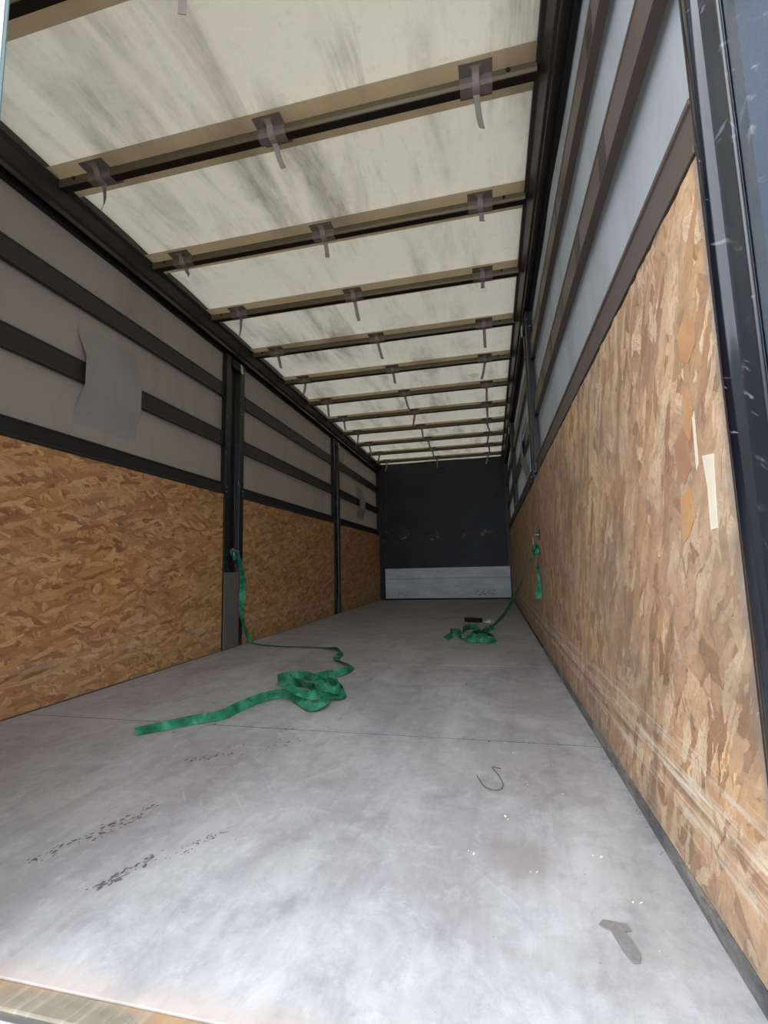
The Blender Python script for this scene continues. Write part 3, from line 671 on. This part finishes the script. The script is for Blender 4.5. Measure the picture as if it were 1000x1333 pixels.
# hanging part
def hang_bm(bm, pts, th=0.0022):
    """pts: (x,y,z,width,angle of the width vector about z)"""
    P = catmull([p[:3] for p in pts], 6); Q = catmull([(p[3], p[4], 0) for p in pts], 6); rows = []
    for i, q in enumerate(P):
        d = (P[min(i + 1, len(P) - 1)] - P[max(i - 1, 0)]).normalized(); a = Q[i].y
        w = Vector((math.cos(a), math.sin(a), 0)); nn = d.cross(w).normalized()
        rows.append([bm.verts.new(q + w * (s * Q[i].x / 2) + nn * (e * th / 2)) for s, e in ((-1, -1), (1, -1), (1, 1), (-1, 1))])
    for i in range(len(rows) - 1):
        for j in range(4): bm.faces.new((rows[i][j], rows[i][(j + 1) % 4], rows[i + 1][(j + 1) % 4], rows[i + 1][j]))
    bm.faces.new(rows[0]); bm.faces.new(list(reversed(rows[-1])))
bm = bmesh.new()
hang_bm(bm, [(0.058, 3.80, 0.012, 0.05, 1.1), (0.040, 3.76, 0.10, 0.05, 1.45), (0.035, 3.70, 0.20, 0.05, 1.5), (0.040, 3.665, 0.32, 0.052, 0.9), (0.050, 3.66, 0.42, 0.055, 0.35), (0.050, 3.67, 0.52, 0.055, 0.3), (0.042, 3.665, 0.60, 0.05, 1.1), (0.040, 3.64, 0.70, 0.05, 1.35), (0.035, 3.60, 0.765, 0.05, 1.4), (0.045, 3.56, 0.775, 0.045, 0.9)])
obj('hanging_length', bm, MAT['strap'], st)
bm = bmesh.new(); pts = [(0.034 + 0.020 * math.cos(a), 3.555 + 0.035 * math.sin(a * 2), 0.765 + 0.035 * math.sin(a)) for a in [k * math.pi / 8 for k in range(16)]]
tube_bm(bm, pts, 0.012, 8, closed=True); obj('knot', bm, MAT['strap'], st, smooth=True)
bm = bmesh.new(); tube_bm(bm, catmull([(-0.02, 3.55, 0.80), (0.022, 3.55, 0.815), (0.032, 3.55, 0.78), (0.026, 3.55, 0.745)], 5), 0.006, 8)
obj('hook', bm, MAT['steel'], st, smooth=True)

# right green strap
sr = empty('lashing_strap', (2.1, 4.4, 0.0)); tag(sr, 'green lashing strap slung from the right wall hook to a heap on the floor', 'strap')
bm = bmesh.new()
path = [(1.72, 4.10, 0.01, 30), (1.76, 4.25, 0.02, 62), (1.74, 4.42, 0.03, 80), (1.80, 4.44, 0.03, 60), (1.84, 4.22, 0.03, 55), (1.87, 4.12, 0.04, 70), (1.86, 4.40, 0.055, 82), (1.93, 4.52, 0.06, 78), (2.00, 4.32, 0.05, 55), (1.95, 4.10, 0.035, 40), (1.90, 4.02, 0.03, 60), (1.98, 3.96, 0.03, 64), (2.06, 4.10, 0.05, 45), (2.01, 4.26, 0.055, 40), (1.93, 4.14, 0.05, 50), (2.00, 4.00, 0.03, 55), (2.09, 3.96, 0.02, 48), (2.13, 4.06, 0.03, 60), (2.07, 4.22, 0.04, 50), (2.02, 4.35, 0.02, 50), (2.05, 4.50, 0.03, 60), (2.12, 4.62, 0.05, 60)]
ribbon_bm(bm, path, 0.05)
obj('webbing', bm, MAT['strap'], sr)
# slung part: from the heap up to the hook; a wide flat part, then edge-on
A = Vector((2.10, 4.58, 0.05)); Bp = Vector((W - 0.03, 3.56, 0.735))
bm = bmesh.new(); path = []
for k in range(9):
    t = k / 8; q = A.lerp(Bp, t); q.z -= 0.10 * math.sin(math.pi * t) * (1 - 0.3 * t)
    path.append((q.x, q.y, max(q.z, 0.03), 8 + 10 * t if t < 0.5 else 8 + 120 * (t - 0.4)))
ribbon_bm(bm, path, 0.045, floor_clamp=False); obj('slung_length', bm, MAT['strap'], sr)
bm = bmesh.new(); hang_bm(bm, [(W - 0.03, 3.535, 0.745, 0.03, 1.4), (W - 0.028, 3.53, 0.68, 0.045, 1.5), (W - 0.022, 3.52, 0.58, 0.03, 0.8), (W - 0.022, 3.515, 0.50, 0.025, 0.5), (W - 0.03, 3.50, 0.44, 0.045, 0.1), (W - 0.035, 3.50, 0.385, 0.045, 0.0)])
obj('tail', bm, MAT['strap'], sr)
bm = bmesh.new(); pts = [(W - 0.028 + 0.014 * math.cos(a), 3.55 + 0.03 * math.sin(2 * a), 0.735 + 0.03 * math.sin(a)) for a in [k * math.pi / 7 for k in range(14)]]
tube_bm(bm, pts, 0.012, 8, closed=True); obj('knot', bm, MAT['strap'], sr, smooth=True)
hk = empty('wall_hook', (W - 0.01, 3.53, 0.78)); tag(hk, 'bent steel hook on the right strand board above the green strap', 'hook')
bm = bmesh.new(); tube_bm(bm, catmull([(W + 0.004, 3.50, 0.835), (W - 0.030, 3.51, 0.838), (W - 0.042, 3.53, 0.825), (W - 0.044, 3.54, 0.79), (W - 0.040, 3.545, 0.752), (W - 0.026, 3.545, 0.742)], 6), 0.0048, 8)
obj('hook_bar', bm, MAT['steel'], hk, smooth=True)
box('hook_plate', MAT['bolt'], W - 0.004, W - 0.0002, 3.475, 3.525, 0.80, 0.87, hk, 0.001)

# black rubber block with wire ring
blk = empty('rubber_block', (1.88, 5.40, 0)); tag(blk, 'small black block with a wire ring lying behind the green heap', 'block')
bm = bmesh.new(); prism_bm(bm, [(0, 0), (0.175, -0.09), (0.20, -0.02), (0.03, 0.07)], 'z', 0.001, 0.045)
for v in bm.verts: v.co.x += 1.805; v.co.y += 5.44
obj('block_body', bm, MAT['rubber'], blk, bevel=0.004)
bm = bmesh.new(); pts = [(2.075 + 0.05 * math.cos(a), 5.33 + 0.05 * math.sin(a), 0.016 + 0.004 * math.sin(a)) for a in [k * math.pi / 10 for k in range(20)]]
tube_bm(bm, pts, 0.011, 8, closed=True); obj('wire_ring', bm, MAT['zinc'], blk, smooth=True)
bm = bmesh.new(); bmesh.ops.create_uvsphere(bm, u_segments=10, v_segments=6, radius=0.022, matrix=Matrix.Translation((2.075, 5.33, 0.024))); obj('buckle_stud', bm, MAT['zinc'], blk, smooth=True)

# wire on the floor
bm = bmesh.new(); tube_bm(bm, catmull([(2.060, 1.510, .003), (2.085, 1.440, .003), (2.118, 1.425, .003), (2.135, 1.455, .003), (2.125, 1.52, .003), (2.105, 1.575, .003), (2.132, 1.570, .003)], 8), 0.0012, 6)
o = obj('wire_scrap', bm, MAT['dirt'], smooth=True); tag(o, 'thin dark curled wire lying on the grey floor near the seam', 'wire')

# grey torn scrap
bm = bmesh.new()
prism_bm(bm, [(2.287, 0.955), (2.296, 0.968), (2.318, 0.966), (2.334, 0.965), (2.338, 0.950), (2.326, 0.946), (2.333, 0.926), (2.338, 0.900), (2.333, 0.882), (2.322, 0.880), (2.313, 0.902), (2.308, 0.926), (2.304, 0.944), (2.294, 0.948)], 'z', 0.0004, 0.002)
o = obj('paper_scrap', bm, MAT['scrap']); tag(o, 'torn grey scrap stuck flat on the floor near the right skirting', 'scrap')

# dirt crumbs: nobody could count these
def blob(bm, x, y, r, h):
    n = random.randint(4, 6); a0 = random.uniform(0, 6.28); ax = random.uniform(0.25, 0.8); th = random.uniform(-0.6, 0.6) + 1.25; r *= random.choice((0.7, 1.0, 1.0, 1.5))
    vs = []
    for k in range(n):
        a = a0 + k * 2 * math.pi / n; u = r * random.uniform(.7, 1.2) * math.cos(a); v = r * ax * random.uniform(.5, 1.0) * math.sin(a)
        vs.append((x + u * math.cos(th) - v * math.sin(th), y + u * math.sin(th) + v * math.cos(th)))
    B = [bm.verts.new((p[0], p[1], 0.0002)) for p in vs]; T = bm.verts.new((x, y, h))
    for k in range(n): bm.faces.new((B[k], B[(k + 1) % n], T))
bm = bmesh.new()
def scatter(p0, p1, wid, n, r0, r1):
    n = int(n * 1.3); r0 *= 0.7; r1 *= 0.85
    for _ in range(n):
        t = random.random(); t = round(t * 6) / 6 + random.gauss(0, 0.05)
        x = p0[0] + (p1[0] - p0[0]) * t + random.gauss(0, wid); y = p0[1] + (p1[1] - p0[1]) * t + random.gauss(0, wid)
        if 0.02 < x < W - 0.02 and y > Y0 + 0.02: blob(bm, x, y, random.uniform(r0, r1), random.uniform(.0006, .0015))
scatter((1.11, 0.93), (1.20, 1.17), 0.010, 60, .002, .008)
scatter((1.17, 1.00), (1.21, 1.14), 0.008, 30, .002, .006)
scatter((1.32, 0.87), (1.37, 0.99), 0.008, 55, .002, .008)
scatter((1.41, 1.00), (1.47, 1.12), 0.010, 50, .0015, .004)
scatter((1.10, 1.46), (1.22, 1.55), 0.014, 45, .003, .008)
scatter((1.28, 1.60), (1.42, 1.72), 0.030, 45, .002, .007)
scatter((0.4, 2.0), (2.2, 3.2), 0.35, 60, .003, .009)
scatter((0.6, 4.2), (1.9, 7.5), 0.5, 90, .006, .016)
for _ in range(130):
    blob(bm, random.uniform(0.3, W - .05), 1.815 + random.gauss(0, .006), random.uniform(.0015, .005), .001)
for _ in range(160):
    blob(bm, W - 0.010 - abs(random.gauss(0, .008)), random.uniform(1.1, 3.6), random.uniform(.0012, .0035), .0015)
o = obj('dirt_crumbs', bm, MAT['dirt']); tag(o, 'dark dirt crumbs and scuffed spots scattered on the floor', 'dirt', kind='stuff')
bm = bmesh.new()
for x, y in [(2.325, 1.165), (2.36, 1.03), (2.395, 0.93), (2.20, 1.50), (2.27, 1.62), (2.18, 1.72), (2.30, 1.44), (2.25, 1.30), (2.14, 1.28), (2.05, 1.12), (1.95, 1.4), (2.18, 1.08)]:
    for _ in range(2): blob(bm, x + random.gauss(0, .008), y + random.gauss(0, .008), random.uniform(.002, .005), .0015)
o = obj('wood_flecks', bm, MAT['fleck']); tag(o, 'tiny white wood flecks on the floor beside the right boards', 'debris', kind='stuff')
